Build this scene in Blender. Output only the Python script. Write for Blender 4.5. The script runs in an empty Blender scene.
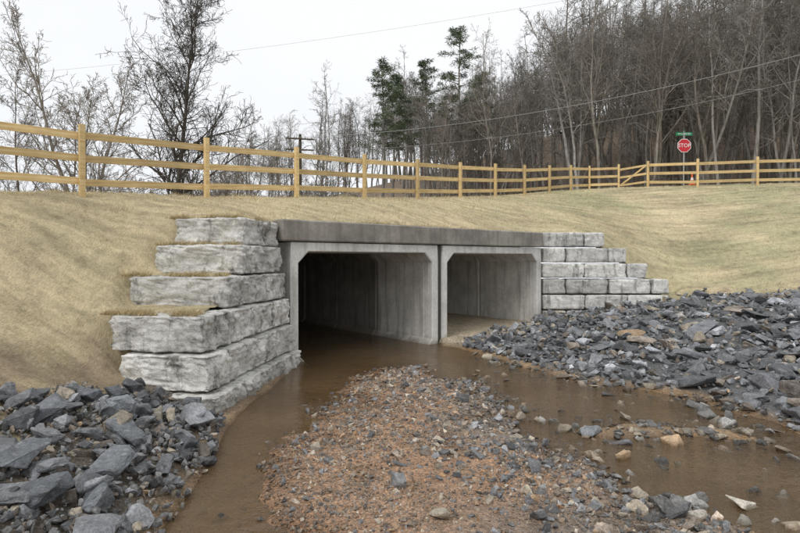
import bpy, bmesh, math, random
import numpy as np
from mathutils import Vector, Matrix, noise
random.seed(7); rng=np.random.default_rng(7)
scene=bpy.context.scene
COL=scene.collection

# ---------------------------------------------------------------- helpers
def link(o,parent=None):
    COL.objects.link(o)
    if parent is not None: o.parent=parent
    return o
def empty(name,loc=(0,0,0)):
    e=bpy.data.objects.new(name,None); e.location=loc; e.empty_display_size=.2
    return link(e)
def fast_mesh(name,V,F,smooth=False,col=None,mat=None):
    V=np.asarray(V,dtype=np.float32); F=np.asarray(F,dtype=np.int32)
    me=bpy.data.meshes.new(name)
    k=F.shape[1]
    me.vertices.add(len(V)); me.vertices.foreach_set('co',V.ravel())
    me.loops.add(F.size); me.loops.foreach_set('vertex_index',F.ravel())
    me.polygons.add(len(F)); me.polygons.foreach_set('loop_start',np.arange(0,F.size,k,dtype=np.int32))
    me.update(calc_edges=True)
    if smooth: me.shade_smooth()
    else: me.shade_flat()
    if col is not None:
        a=me.color_attributes.new('Col','FLOAT_COLOR','POINT')
        c=np.ones((len(V),4),dtype=np.float32); c[:,:3]=col
        a.data.foreach_set('color',c.ravel())
    if mat: me.materials.append(mat)
    return me
def obj(name,me,parent=None):
    return link(bpy.data.objects.new(name,me),parent)
def box(name,cx,cy,cz,sx,sy,sz,mat,parent=None,rot=0,bev=0.01,rx=0):
    bm=bmesh.new(); bmesh.ops.create_cube(bm,size=1)
    bmesh.ops.scale(bm,vec=(sx,sy,sz),verts=bm.verts)
    if bev>0: bmesh.ops.bevel(bm,geom=bm.edges[:],offset=bev,segments=1,affect='EDGES')
    me=bpy.data.meshes.new(name); bm.to_mesh(me); bm.free()
    me.materials.append(mat)
    o=obj(name,me,parent); o.location=(cx,cy,cz); o.rotation_euler=(rx,0,rot)
    return o
def smooth(a,b,x):
    t=np.clip((x-a)/(b-a),0,1); return t*t*(3-2*t)

class NT:
    def __init__(s,name):
        s.m=bpy.data.materials.new(name); s.m.use_nodes=True
        s.t=s.m.node_tree; s.n=s.t.nodes; s.l=s.t.links
        s.b=s.n['Principled BSDF']; s.o=s.n['Material Output']
        s.geo=s.n.new('ShaderNodeNewGeometry'); s.pos=s.geo.outputs['Position']
    def lk(s,a,b): s.l.new(a,b)
    def mapping(s,scale,src=None,rot=(0,0,0)):
        m=s.n.new('ShaderNodeMapping'); m.inputs['Scale'].default_value=scale; m.inputs['Rotation'].default_value=rot
        s.lk(src or s.pos,m.inputs['Vector']); return m.outputs[0]
    def noise(s,scale,detail=4,rough=.6,vec=None):
        m=s.n.new('ShaderNodeTexNoise'); m.inputs['Scale'].default_value=scale; m.inputs['Detail'].default_value=detail
        m.inputs['Roughness'].default_value=rough; s.lk(vec or s.pos,m.inputs['Vector']); return m.outputs['Fac']
    def vor(s,scale,vec=None,out='Distance',feature='F1'):
        m=s.n.new('ShaderNodeTexVoronoi'); m.feature=feature; m.inputs['Scale'].default_value=scale
        s.lk(vec or s.pos,m.inputs['Vector']); return m.outputs[out]
    def ramp(s,fac,stops):
        r=s.n.new('ShaderNodeValToRGB'); s.lk(fac,r.inputs[0]); e=r.color_ramp.elements
        while len(e)<len(stops): e.new(.5)
        for i,(p,c) in enumerate(stops):
            e[i].position=p
            if not isinstance(c,(tuple,list)): c=(c,c,c)
            e[i].color=(*c,1)
        return r.outputs[0]
    def mix(s,a,b,fac,mode='MIX'):
        m=s.n.new('ShaderNodeMix'); m.data_type='RGBA'; m.blend_type=mode; m.clamp_factor=True
        for v,i in ((a,6),(b,7)):
            if isinstance(v,(tuple,list)): m.inputs[i].default_value=(*v,1)
            else: s.lk(v,m.inputs[i])
        if isinstance(fac,(int,float)): m.inputs[0].default_value=fac
        else: s.lk(fac,m.inputs[0])
        return m.outputs[2]
    def attr(s,name='Col'):
        a=s.n.new('ShaderNodeAttribute'); a.attribute_name=name; return a.outputs['Color']
    def sepz(s):
        x=s.n.new('ShaderNodeSeparateXYZ'); s.lk(s.pos,x.inputs[0]); return x.outputs
    def mrange(s,v,a,b,c=0,d=1):
        m=s.n.new('ShaderNodeMapRange'); s.lk(v,m.inputs[0])
        for i,x in enumerate((a,b,c,d)): m.inputs[i+1].default_value=x
        return m.outputs[0]
    def bump(s,h,strength=.5,dist=.02,prev=None):
        b=s.n.new('ShaderNodeBump'); b.inputs['Strength'].default_value=strength; b.inputs['Distance'].default_value=dist
        s.lk(h,b.inputs['Height'])
        if prev is not None: s.lk(prev,b.inputs['Normal'])
        return b.outputs[0]
    def done(s,col,rough=.9,nrm=None,spec=.3):
        if isinstance(col,(tuple,list)): s.b.inputs['Base Color'].default_value=(*col,1)
        else: s.lk(col,s.b.inputs['Base Color'])
        if isinstance(rough,(int,float)): s.b.inputs['Roughness'].default_value=rough
        else: s.lk(rough,s.b.inputs['Roughness'])
        s.b.inputs['Specular IOR Level'].default_value=spec
        if nrm is not None: s.lk(nrm,s.b.inputs['Normal'])
        return s.m

# ---------------------------------------------------------------- materials
def m_concrete(name,dark,light,stain=.5,wet=True,sc=(.17,.155,.13)):
    t=NT(name)
    n1=t.noise(1.3,5,.65); n2=t.noise(14,4,.65)
    streak=t.noise(1,4,.6,t.mapping((5,5,.35)))
    c=t.ramp(n1,[(.3,dark),(.7,light)])
    c=t.mix(c,t.ramp(n2,[(.3,.8),(.7,1.15)]),.6,'MULTIPLY')
    c=t.mix(c,sc,t.ramp(streak,[(.5,0.),(.72,stain)]))
    if wet:
        z=t.sepz()[2]
        zz=t.n.new('ShaderNodeMath'); zz.operation='ADD'; t.lk(z,zz.inputs[0])
        q=t.mrange(t.noise(3,3),0,1,-.2,.2); t.lk(q,zz.inputs[1])
        c=t.mix(c,(.17,.14,.105),t.mrange(zz.outputs[0],.02,.25,.8,0))
    nb=t.bump(n2,.5,.02)
    return t.done(c,.85,nb)
M_frame=m_concrete('precast_concrete',(.47,.46,.43),(.76,.745,.70),.5)
M_barrel=m_concrete('barrel_concrete',(.46,.445,.41),(.78,.76,.71),.7,True,(.20,.18,.155))
M_barrel_shaded=m_concrete('barrel_concrete_shaded',(.18,.168,.15),(.36,.335,.30),.7,True,(.11,.10,.085))  # streaked like the first sections, but darkened to paint in the deep barrel's shade
M_parapet=m_concrete('cast_concrete',(.155,.142,.122),(.38,.355,.315),.8,False)
M_joint=NT('joint_mortar').done((.08,.075,.065),.95)

t=NT('split_face_block')
n1=t.noise(1.7,6,.72); n2=t.noise(8,6,.74); n3=t.noise(45,3,.65)
c=t.ramp(n1,[(.28,(.45,.445,.425)),(.45,(.75,.745,.72)),(.62,(.97,.965,.94))])
c=t.mix(c,t.ramp(n2,[(.28,.34),(.46,.92),(.7,1.1)]),.85,'MULTIPLY')
c=t.mix(c,t.ramp(n3,[(.3,.65),(.7,1.15)]),.5,'MULTIPLY')
st=t.noise(1,5,.68,t.mapping((4,4,.9)))
c=t.mix(c,(.11,.105,.092),t.ramp(st,[(.53,0.),(.68,.85)]))
c=t.mix(c,t.attr(),.9,'MULTIPLY')
z=t.sepz()[2]
c=t.mix(c,(.16,.14,.11),t.mrange(z,.0,.25,.6,0))
nb=t.bump(n2,1.,.06); nb=t.bump(n3,.8,.02,nb)
M_block=t.done(c,.92,nb)

t=NT('dormant_grass')
n2=t.noise(5,5,.72)
nf=t.noise(1,5,.75,t.mapping((70,14,20),rot=(0,0,.7)))
rowm=t.noise(1,3,.6,t.mapping((.35,3.2,1),rot=(0,0,-.75)))
c=t.mix(t.attr(),t.ramp(n2,[(.25,.58),(.5,1.),(.75,1.18)]),.9,'MULTIPLY')
c=t.mix(c,t.ramp(rowm,[(.35,.72),(.6,1.12)]),.85,'MULTIPLY')
c=t.mix(c,t.ramp(nf,[(.3,.55),(.5,1.),(.7,1.35)]),.8,'MULTIPLY')
nb=t.bump(nf,.9,.035)
M_grass=t.done(c,.95,nb,.1)
t=NT('grass_blades'); M_blade=t.done(t.attr(),.8,None,.15)

t=NT('stream_bed_gravel')
v1=t.vor(22,out='Color'); v2=t.vor(60,out='Color'); d2=t.vor(45)
bw=t.n.new('ShaderNodeRGBToBW'); t.lk(v1,bw.inputs[0]); bw2=t.n.new('ShaderNodeRGBToBW'); t.lk(v2,bw2.inputs[0])
c=t.mix(t.attr(),t.ramp(bw.outputs[0],[(.2,.6),(.5,.95),(.8,1.5)]),.4,'MULTIPLY')
c=t.mix(c,t.ramp(bw2.outputs[0],[(.2,.5),(.5,.95),(.8,1.6)]),.6,'MULTIPLY')
c=t.mix(c,t.ramp(t.noise(2.2,5,.6),[(.3,.65),(.7,1.2)]),.7,'MULTIPLY')
z=t.sepz()[2]
c=t.mix(c,(.6,.53,.46),t.mrange(z,.012,.045,.8,0),'MULTIPLY')
nb=t.bump(d2,.7,.018)
M_bed=t.done(c,t.mrange(z,.01,.05,.22,.9),nb,.45)

t=NT('rock_stone')
n1=t.noise(6,5,.72); n2=t.noise(38,4,.72)
vein=t.noise(3,3,.8,t.mapping((2,2,9),rot=(.5,.3,0)))
c=t.mix(t.attr(),t.ramp(n1,[(.28,.5),(.5,1.),(.72,1.6)]),.85,'MULTIPLY')
c=t.mix(c,t.ramp(n2,[(.3,.5),(.7,1.6)]),.7,'MULTIPLY')
c=t.mix(c,(.48,.48,.47),t.ramp(vein,[(.58,0.),(.70,.45)]))
z=t.sepz()[2]
c=t.mix(c,(.48,.44,.39),t.mrange(z,.015,.05,1,0),'MULTIPLY')
nb=t.bump(n1,.8,.05); nb=t.bump(n2,.8,.014,nb)
M_rock=t.done(c,t.mrange(z,.015,.05,.25,.64),nb,.4)

# shallow silty water: silt scatter + see-through, with a clear reflecting surface on top
t=NT('muddy_water')
vv=t.mapping((1,1.9,1),rot=(0,0,.5))
w1=t.noise(2.6,3,.55,vv); w2=t.noise(10,4,.65,vv)
xs=t.sepz()[0]
riff=t.ramp(t.noise(.45,2),[(.40,.3),(.58,1.)])
rx=t.mrange(xs,-1.5,2.2,.35,1.3)
mm0=t.n.new('ShaderNodeMath'); mm0.operation='MULTIPLY'; t.lk(riff,mm0.inputs[0]); t.lk(rx,mm0.inputs[1])
m1=t.n.new('ShaderNodeMath'); m1.operation='MULTIPLY'; t.lk(w1,m1.inputs[0]); t.lk(rx,m1.inputs[1])
nb=t.bump(m1.outputs[0],.5,.08)
mm=t.n.new('ShaderNodeMath'); mm.operation='MULTIPLY'; t.lk(w2,mm.inputs[0]); t.lk(mm0.outputs[0],mm.inputs[1])
nb=t.bump(mm.outputs[0],.8,.035,nb)
wc=t.ramp(t.noise(.5,3),[(.35,(.17,.11,.055)),(.7,(.25,.175,.095))])
df=t.n.new('ShaderNodeBsdfDiffuse'); t.lk(wc,df.inputs[0])
tr=t.n.new('ShaderNodeBsdfTransparent'); tr.inputs[0].default_value=(.92,.84,.72,1)
ms=t.n.new('ShaderNodeMixShader'); ms.inputs[0].default_value=.42; t.lk(tr.outputs[0],ms.inputs[1]); t.lk(df.outputs[0],ms.inputs[2])
gl=t.n.new('ShaderNodeBsdfGlossy'); gl.inputs['Roughness'].default_value=.04; t.lk(nb,gl.inputs['Normal'])
fr_=t.n.new('ShaderNodeFresnel'); fr_.inputs['IOR'].default_value=1.38; t.lk(nb,fr_.inputs['Normal'])
ms2=t.n.new('ShaderNodeMixShader'); t.lk(fr_.outputs[0],ms2.inputs[0]); t.lk(ms.outputs[0],ms2.inputs[1]); t.lk(gl.outputs[0],ms2.inputs[2])
t.lk(ms2.outputs[0],t.o.inputs['Surface'])
M_water=t.m

t=NT('yellow_pine_lumber')
tc=t.n.new('ShaderNodeTexCoord')
g=t.noise(1,4,.6,t.mapping((1.2,25,25),src=tc.outputs['Object']))
oi=t.n.new('ShaderNodeObjectInfo')
c=t.ramp(g,[(.3,(.52,.355,.155)),(.5,(.70,.52,.255)),(.7,(.81,.63,.35))])
c=t.mix(c,t.ramp(oi.outputs['Random'],[(0,.76),(1,1.08)]),1,'MULTIPLY')
c=t.mix(c,t.ramp(t.noise(2.5,3),[(.3,.8),(.7,1.08)]),.85,'MULTIPLY')
M_wood=t.done(c,.75,None,.25)

def m_bark(name,a,b):
    t=NT(name); n=t.noise(2.5,2,.6,t.mapping((3,3,.6)))
    oi=t.n.new('ShaderNodeObjectInfo')
    c=t.mix(t.ramp(n,[(.3,a),(.7,b)]),t.ramp(oi.outputs['Random'],[(0,.65),(1,1.25)]),1,'MULTIPLY')
    return t.done(c,.95,None,.1)
M_bark=m_bark('bark_grey',(.165,.152,.135),(.34,.32,.29))
M_bark2=m_bark('bark_forest',(.13,.113,.094),(.29,.262,.225))
M_bark3=m_bark('bark_near',(.09,.08,.07),(.20,.182,.16))
t=NT('pine_needles'); M_needle=t.done(t.attr(),.8,None,.2)
t=NT('leaf_litter'); M_litter=t.done(t.mix(t.attr(),t.ramp(t.noise(1.2,6,.75),[(.3,.5),(.7,1.3)]),.8,'MULTIPLY'),.95,None,.1)
t=NT('asphalt'); M_asph=t.done(t.ramp(t.noise(60,3),[(.3,.035),(.7,.075)]),.9)
def flat(name,c,r=.5,s=.4):
    t=NT(name); n=t.noise(8,3); cc=t.mix(c,t.ramp(n,[(.3,.85),(.7,1.05)]),1,'MULTIPLY'); return t.done(cc,r,None,s)
M_red=flat('sign_red',(.55,.02,.03),.4); M_white=flat('sign_white',(.8,.8,.8),.4); M_green=flat('sign_green',(.01,.22,.09),.4)
M_steel=flat('galvanised_steel',(.35,.36,.36),.45); M_orange=flat('cone_orange',(.8,.13,.02),.5)
M_pole=m_bark('pole_wood',(.06,.05,.04),(.11,.09,.07))

# ---------------------------------------------------------------- geometry of the place
A=np.array([-2.44,12.0]); U=np.array([.774,.633]); VV=np.array([-.633,.774]); FACE=9.16
def loc(p,q): return A+U*p+VV*q
def pq(X,Y):
    dx=X-A[0]; dy=Y-A[1]; return dx*U[0]+dy*U[1], dx*VV[0]+dy*VV[1]
def inpoly(X,Y,poly):
    inside=np.zeros(X.shape,bool); n=len(poly)
    for i in range(n):
        x1,y1=poly[i]; x2,y2=poly[(i+1)%n]
        if y1==y2: continue
        c=((y1>Y)!=(y2>Y))&(X<(x2-x1)*(Y-y1)/(y2-y1)+x1); inside^=c
    return inside
def sdist(X,Y,poly):
    d=np.full(X.shape,1e9); n=len(poly)
    for i in range(n):
        x1,y1=poly[i]; x2,y2=poly[(i+1)%n]; ex,ey=x2-x1,y2-y1
        tt=np.clip(((X-x1)*ex+(Y-y1)*ey)/(ex*ex+ey*ey),0,1)
        d=np.minimum(d,np.hypot(X-x1-tt*ex,Y-y1-tt*ey))
    return np.where(inpoly(X,Y,poly),d,-d)
def vnoise(X,Y,f,seed=0):
    r=np.random.default_rng(seed); o=np.zeros(X.shape)
    for k in range(7):
        a=r.uniform(0,2*math.pi); ff=f*r.uniform(.6,1.7); ph=r.uniform(0,6.28); ph2=r.uniform(0,6.28)
        o+=np.sin((X*math.cos(a)+Y*math.sin(a))*ff+ph+1.3*np.sin((X*math.sin(a)-Y*math.cos(a))*ff*.7+ph2))
    return o/4.
BAR=[(-.62,11.1),(.35,11.5),(1.3,9.94),(1.7,8.28),(1.6,6.9),(2.1,5.91),(2.3,5.18),(2.45,4.55),(2.4,2.5),(1,-2),(-.8,-2),(-.55,3.5),(-.8,4.5),(-1.3,5.2),(-1.45,6.37),(-1.2,8.0),(-.95,9.9)]
RB=[(1.35,14.6),(2.37,12.8),(3.2,10.8),(4.05,9.94),(4.94,9.2),(5.2,8.28),(5.4,7.1),(6.5,5.5),(9,4),(14,-15),(60,-15),(60,40),(1,40)]
LB=[(-2.25,12),(-2.45,8),(-2.35,6.9),(-2.3,6.37),(-2.15,5.4),(-2.1,4.55),(-2.2,2),(-3,-15),(-40,-15),(-40,40),(-3,40)]
SHOAL=[(2.3,7.25),(3.2,7.55),(4.5,7.25),(4.6,6.95),(3.3,6.95),(2.6,6.85)]
def barD(X,Y): return sdist(X,Y,BAR)+.24*vnoise(X,Y,2.3,3)+.13*vnoise(X,Y,7,13)
def bedH(X,Y):
    wob=.12*vnoise(X,Y,3.1,3)
    z=np.full(X.shape,-.12)+.03*vnoise(X,Y,4,1)+.025*vnoise(X,Y,1.6,2)
    b=barD(X,Y)
    z=np.maximum(z,-.13+.15*smooth(-.9,.2,b)+.03*smooth(.1,.9,b)+.026*vnoise(X,Y,3.0,5)*smooth(-.5,.4,b)+.008*vnoise(X,Y,11,6))
    s=sdist(X,Y,SHOAL)+wob; z=np.maximum(z,-.15+.18*smooth(-.5,.15,s))
    r=sdist(X,Y,RB)+wob*1.5
    z=np.maximum(z,np.where(r>-.7,-.13+.16*smooth(-.9,.15,r)+.12*np.clip(r,0,9)+.05*vnoise(X,Y,2.2,9)*smooth(0,1.5,r),-1))
    l=sdist(X,Y,LB)+wob*.5
    z=np.maximum(z,np.where(l>-.3,-.15+.19*smooth(-.3,.05,l)+.33*np.clip(l,0,1.3),-1))
    p,q=pq(X,Y)
    inb=q>-.15
    z1=np.where(inb&(p<4.6)&(p>-.6),-.18,z)
    z2=np.where(inb&(p>=4.6)&(p<9.3),.16+.10*smooth(5,8.5,p)+.02*vnoise(X,Y,3,4),z1)
    return z2

FN=lambda n: (-6.7+1.84*n,11.4+2.2*n)
fz=[(-6,3.3),(-4,3.4),(-2,3.5),(0,3.67),(1,3.87),(2,4.12),(3,4.34),(4,4.6),(5,4.87),(6,5.17),(7,5.5),(8,5.9),(9,6.3),(10,6.65)]
def fenceZ(n): return float(np.interp(n,[a for a,b in fz],[b for a,b in fz]))
cps=[]
for n,zv in fz:
    x,y=FN(n); cps.append((x,y,zv)); cps.append((x-2.3,y+1.9,zv+.05)); cps.append((x-6.5,y+5.5,zv+.05))
cps+=[(-3.0,12.4,3.12),(-.9,13.9,3.1),(1.0,15.4,3.1),(2.8,16.9,3.1),(4.5,18.4,3.14),
(-3.3,10.8,3.03),(-4.4,10.95,3.05),(-3.1,11.6,3.1),(-3.3,10.15,2.66),(-4.9,10.4,2.75),(-3.3,9.6,2.12),(-5.2,9.6,2.15),
(-3.2,8.75,1.5),(-5.1,8.8,1.6),(-4.9,7.9,1.1),(-4.5,7.4,.8),(-4.4,6,.7),(-5.5,6,1.15),(-6.5,8,2.1),(-6.1,9.5,2.6),(-7.5,9.5,3.2),
(-8,7,2.3),(-6.5,4,1.15),(-5,3,.55),(-10,5,2.5),(-10,8,3.3),(-3.4,6.5,.25),(-3,5,.15),(-2.8,3,.0),(-2,6.4,-.5),(-2,4,-.5),(-4,0,.2),(-8,0,1.2),
(5.5,18.7,3.2),(6.7,18.7,3.2),(7.4,18.7,2.78),(8.1,18.7,2.3),(8.8,18.7,1.75),(9.6,18.2,1.3),(12.6,17.2,1.27),(17,17,1.7),(24,16,2.0),(30,15,2.2),
(10,20.3,2.35),(13,22,3.3),(18,22,3.9),(8,21.3,3.55),(6,21.5,4.0),(12,25.5,4.8),(18,26.5,5.6),(24,25.5,5.6),(30,24,5.4),
(13,31,6.45),(15.5,29.4,6.3),(19,28.4,6.25),(22,27.7,6.2),(26,27,6.2),(30,26.3,6.1),(16,33,6.6),(22,32,6.6),(30,31,6.6),(16,39,6.8),(26,38,6.8),
(0,8,-1),(0,4,-1),(4,8,-1),(6,5,-1),(9,12,-.2),(13,13,.2),(20,12,.4),(28,10,.6),(0,11,-.5),(12,6,-.6),(24,4,-.4)]
cps=np.array(cps)
def Kf(r2): return np.where(r2>1e-9,.5*r2*np.log(r2+1e-12),0)
N=len(cps); Kmat=Kf((cps[:,None,0]-cps[None,:,0])**2+(cps[:,None,1]-cps[None,:,1])**2)+np.eye(N)*.02
Pm=np.c_[np.ones(N),cps[:,:2]]
Wt=np.linalg.solve(np.block([[Kmat,Pm],[Pm.T,np.zeros((3,3))]]),np.r_[cps[:,2],0,0,0])
def wallY(X,Y): return Y-.145*np.clip(-2.92-X,0,2.0)   # the end faces are square to the battered wall
def upH(X,Y,rough=True):
    sh=X.shape; X=X.ravel(); Y=Y.ravel(); o=np.empty(len(X))
    for i in range(0,len(X),20000):
        x=X[i:i+20000]; y=Y[i:i+20000]
        o[i:i+20000]=Kf((x[:,None]-cps[None,:,0])**2+(y[:,None]-cps[None,:,1])**2)@Wt[:N]+Wt[N]+Wt[N+1]*x+Wt[N+2]*y
    nz=.02*vnoise(X,Y,2.3,21)+.014*vnoise(X,Y,8,22)+.006*vnoise(X,Y,17,23) if rough else 0
    o=o+nz+(.03*vnoise(X,Y,3.7,24)*smooth(-4.8,-6,X) if rough else 0)
    Ys=wallY(X,Y)
    # grassed ledges on top of each course of the left wing wall
    st=np.interp(Ys,[8.1,9.1,9.34,9.44,9.8,9.98,10.08,10.28,10.46,10.56,11.0],[1.38,1.50,1.53,1.99,2.06,2.09,2.55,2.61,2.64,3.08,3.12])+nz*.5
    xe=np.interp(Ys,[8,9.2,9.25,9.9,9.95,10.3,10.35,11],[-4.45,-4.7,-4.7,-4.55,-4.55,-4.35,-4.35,-4.3])+.16*vnoise(X,Y,5,27)
    k=smooth(-.45,.05,X-xe)*smooth(8.0,8.2,Ys)*smooth(11.6,11.0,Y)*(X<-2.5)
    o=o*(1-k)+np.minimum(st,o+.25)*k
    # toe in front of the left wing wall
    fr=np.where(X>-2.72,-.7,.0+(-2.6-X)*.36)
    k=smooth(8.33,8.13,Ys)*smooth(-5.1,-4.3,X+.12*vnoise(X,Y,4,28))*smooth(5.5,7.2,Y)
    o=o*(1-k)+np.minimum(o,fr)*k
    # right wing wall: stepped ground behind, low in front
    st=np.interp(X,[6.75,6.86,7.5,7.62,8.18,8.3,8.86,8.98,9.6],[3.22,2.72,2.70,2.19,2.17,1.67,1.65,1.2,1.15])
    k=smooth(19.5,18.9,Y)*smooth(17.6,17.9,Y)*smooth(6.2,6.6,X)*smooth(9.9,9.3,X)
    o=o*(1-k)+np.minimum(st,o+.0)*k
    k=smooth(18.1,17.75,Y)*smooth(11.5,9.8,X)*(X>8.3)
    if k.max()>0: o=o*(1-k)+np.minimum(o,bedH(X,Y)-.12)*k
    return o.reshape(sh)
CUT=[(-3.2,8.35),(-3.1,10.5),(-3.0,12.2),(-2.80,12.15),(4.55,18.12),(4.75,18.35),(8.6,18.35),(8.7,17.9),(8.8,12),(2,10),(-1.2,7.7),(-2.75,7.8),(-2.9,8.15)]

def farH(X,Y):
    base=np.interp(X,[-60,-25,-5,10,20],[2.6,2.8,3.6,6.0,6.6])
    R=np.interp(X,[-80,-45,-30,-12,10,41,81,150],[5,8,12,16,21,32,46,58])
    z=base+(R-base)*smooth(42,115,Y)
    z=z*smooth(-15,25,Y)-.8*(1-smooth(-15,25,Y))
    return z+.4*vnoise(X,Y,.12,31)*smooth(42,60,Y)

def grid(x0,x1,y0,y1,st):
    xs=np.arange(x0,x1+1e-6,st); ys=np.arange(y0,y1+1e-6,st)
    X,Y=np.meshgrid(xs,ys); nx=len(xs); ny=len(ys)
    i=np.arange((nx-1)*(ny-1)); r=i//(nx-1); c=i%(nx-1); a=r*nx+c
    F=np.c_[a,a+1,a+1+nx,a+nx]; cx=X.ravel()[a]+st/2; cy=Y.ravel()[a]+st/2
    return X.ravel(),Y.ravel(),F,cx,cy
def compact(V,F,C):
    used=np.unique(F); mp=np.zeros(len(V),int); mp[used]=np.arange(len(used))
    return V[used],mp[F],C[used]

UX0,UX1,UY0,UY1=-24,32,1,42
X,Y,F,cx,cy=grid(UX0,UX1,UY0,UY1,.09)
Z=upH(X,Y)
edge=np.minimum.reduce([X-UX0,UX1-X,UY1-Y]); kb=smooth(0,5,edge)*1.0
Z=Z*kb+(farH(X,Y))*(1-kb)
def clumpf(X,Y): return .5*vnoise(X,Y,4.2,88)+.4*vnoise(X,Y,10,89)
def grass_col(X,Y,Z):
    g=smooth(.0,.9,.5+.35*vnoise(X,Y,.7,41)+.25*vnoise(X,Y,2.4,42))
    g=g*(.34+.66*smooth(1,9,X))
    straw=np.array([.60,.495,.32]); green=np.array([.365,.36,.21]); soil=np.array([.30,.22,.155])
    c=straw[None]*(1-.75*g[:,None])+green[None]*.75*g[:,None]
    s=smooth(.45,1.0,.35*vnoise(X,Y,1.7,43)+.28*vnoise(X,Y,6,46)+.22+.6*smooth(1.5,.7,Z))*.62
    c=c*(1-s[:,None])+soil*s[:,None]
    c*= (1+.12*vnoise(X,Y,1.1,44)+.11*clumpf(X,Y))[:,None]
    return np.clip(c,.03,.8)
keep=~inpoly(cx,cy,CUT)
V2,F2,C2=compact(np.c_[X,Y,Z],F[keep],grass_col(X,Y,Z))
obj('grass_embankment',fast_mesh('grass_embankment',V2,F2,True,C2,M_grass))

# stream bed
X,Y,F,cx,cy=grid(-13,32,-8,30,.11)
Z=bedH(X,Y)
bd=barD(X,Y); rd=sdist(X,Y,RB); ld=sdist(X,Y,LB)
red=np.array([.35,.215,.13]); grey=np.array([.15,.15,.15]); mud=np.array([.34,.235,.135]); tan=np.array([.42,.35,.25])
C=np.tile(mud,(len(X),1))*(1+.25*vnoise(X,Y,2.1,52))[:,None]
k=smooth(-.4,.2,bd)[:,None]; mixr=smooth(-.5,.5,.6*vnoise(X,Y,1.5,51)+.5*(1.0-X))[:,None]
C=C*(1-k)+(red*mixr+np.array([.25,.20,.155])*(1-mixr))*k
k=smooth(-.1,.4,rd)[:,None]; C=C*(1-k)+grey*k*.9
k=smooth(-.1,.3,ld)[:,None]; C=C*(1-k)+np.array([.14,.115,.09])*k
p,q=pq(X,Y); k=((q>-1.0)&(p>4.4)&(p<9.3))[:,None]; C=np.where(k,tan,C)
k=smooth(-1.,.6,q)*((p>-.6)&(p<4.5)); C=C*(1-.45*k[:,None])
keep=~((sdist(cx,cy,LB)>1.0)&(cy>8.6)&(pq(cx,cy)[1]<-.3))
V2,F2,C2=compact(np.c_[X,Y,Z],F[keep],np.clip(C,.02,.7))
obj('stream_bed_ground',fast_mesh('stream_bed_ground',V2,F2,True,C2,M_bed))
wv=np.array([(-13,-8,0),(32,-8,0),(32,27,0),(-13,27,0)]); obj('stream_water',fast_mesh('stream_water',wv,[[0,1,2,3]],True,None,M_water))

X,Y,F,cx,cy=grid(-420,420,-120,600,4)
Z=farH(X,Y)
keep=~((cx>UX0+3)&(cx<UX1-3)&(cy>-6)&(cy<UY1-3))
inn=(X>UX0)&(X<UX1)&(Y>-8)&(Y<UY1); Z=np.where(inn,Z-.5,Z)
kk=smooth(38,52,Y)[:,None]*smooth(-30,0,X)[:,None]
C=np.array([.34,.29,.19])*(1-kk)+np.array([.21,.165,.125])*kk
V2,F2,C2=compact(np.c_[X,Y,Z],F[keep],C)
obj('terrain_hill',fast_mesh('terrain_hill',V2,F2,True,C2,M_litter))
rv=[];rf=[]
ns=np.linspace(-7,12,60)
for i,n in enumerate(ns):
    x,y=FN(n)
    for o in (2.4,5.2,8.2):
        xx=x-.768*o; yy=y+.64*o
        rv.append((xx,yy,float(upH(np.array([xx]),np.array([yy]),False)[0])+.07))
for i in range(len(ns)-1):
    for j in range(2):
        a=i*3+j; rf.append((a,a+3,a+4,a+1))
obj('road',fast_mesh('road',rv,rf,True,None,M_asph))

# ---------------------------------------------------------------- block walls
def rock_block(name,c,ang,L,D,H,parent,amp=.03,r=.05,cuts=15,shade=1.):
    bm=bmesh.new(); bmesh.ops.create_cube(bm,size=1)
    bmesh.ops.subdivide_edges(bm,edges=bm.edges[:],cuts=cuts,use_grid_fill=True)
    ca,sa=math.cos(ang),math.sin(ang)
    hx,hy,hz=L/2,D/2,H/2
    sd=random.random()*50
    for v in bm.verts:
        q=[]
        for a,h in zip(v.co,(hx,hy,hz)):
            s=a*2; s=math.copysign(abs(s)**.8,s); q.append(s*h)
        p=Vector(q)
        rr=r*(.5+1.3*abs(noise.noise(p*3.5+Vector((sd,0,0)))))
        inner=Vector((max(-hx+rr,min(hx-rr,p.x)),max(-hy+rr,min(hy-rr,p.y)),max(-hz+rr,min(hz-rr,p.z))))
        d=p-inner
        if d.length>1e-6: 
            n=d.normalized(); p=inner+n*min(d.length,rr)
        else:
            n=Vector((0,0,0))
        w=Vector((c[0]+ca*p.x-sa*p.y,c[1]+sa*p.x+ca*p.y,c[2]+p.z))
        s=w*2.4+Vector((sd,sd,0))
        f=noise.noise(s)*.8+noise.noise(s*2.3)*.6+abs(noise.noise(s*5.1))*.7+noise.noise(s*9)*.3-.2
        p=p+n*f*amp*(1.5 if abs(n.z)<.5 else .35)
        v.co=(ca*p.x-sa*p.y,sa*p.x+ca*p.y,p.z)
    me=bpy.data.meshes.new(name); bm.to_mesh(me); bm.free()
    me.shade_smooth()
    a=me.color_attributes.new('Col','FLOAT_COLOR','POINT')
    cc=np.ones((len(me.vertices),4),dtype=np.float32); cc[:,:3]=shade*np.array([1,.985,.95]); a.data.foreach_set('color',cc.ravel())
    me.materials.append(M_block)
    o=obj(name,me,parent); o.location=c
    return o
LW=empty('block_retaining_wall')
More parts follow.
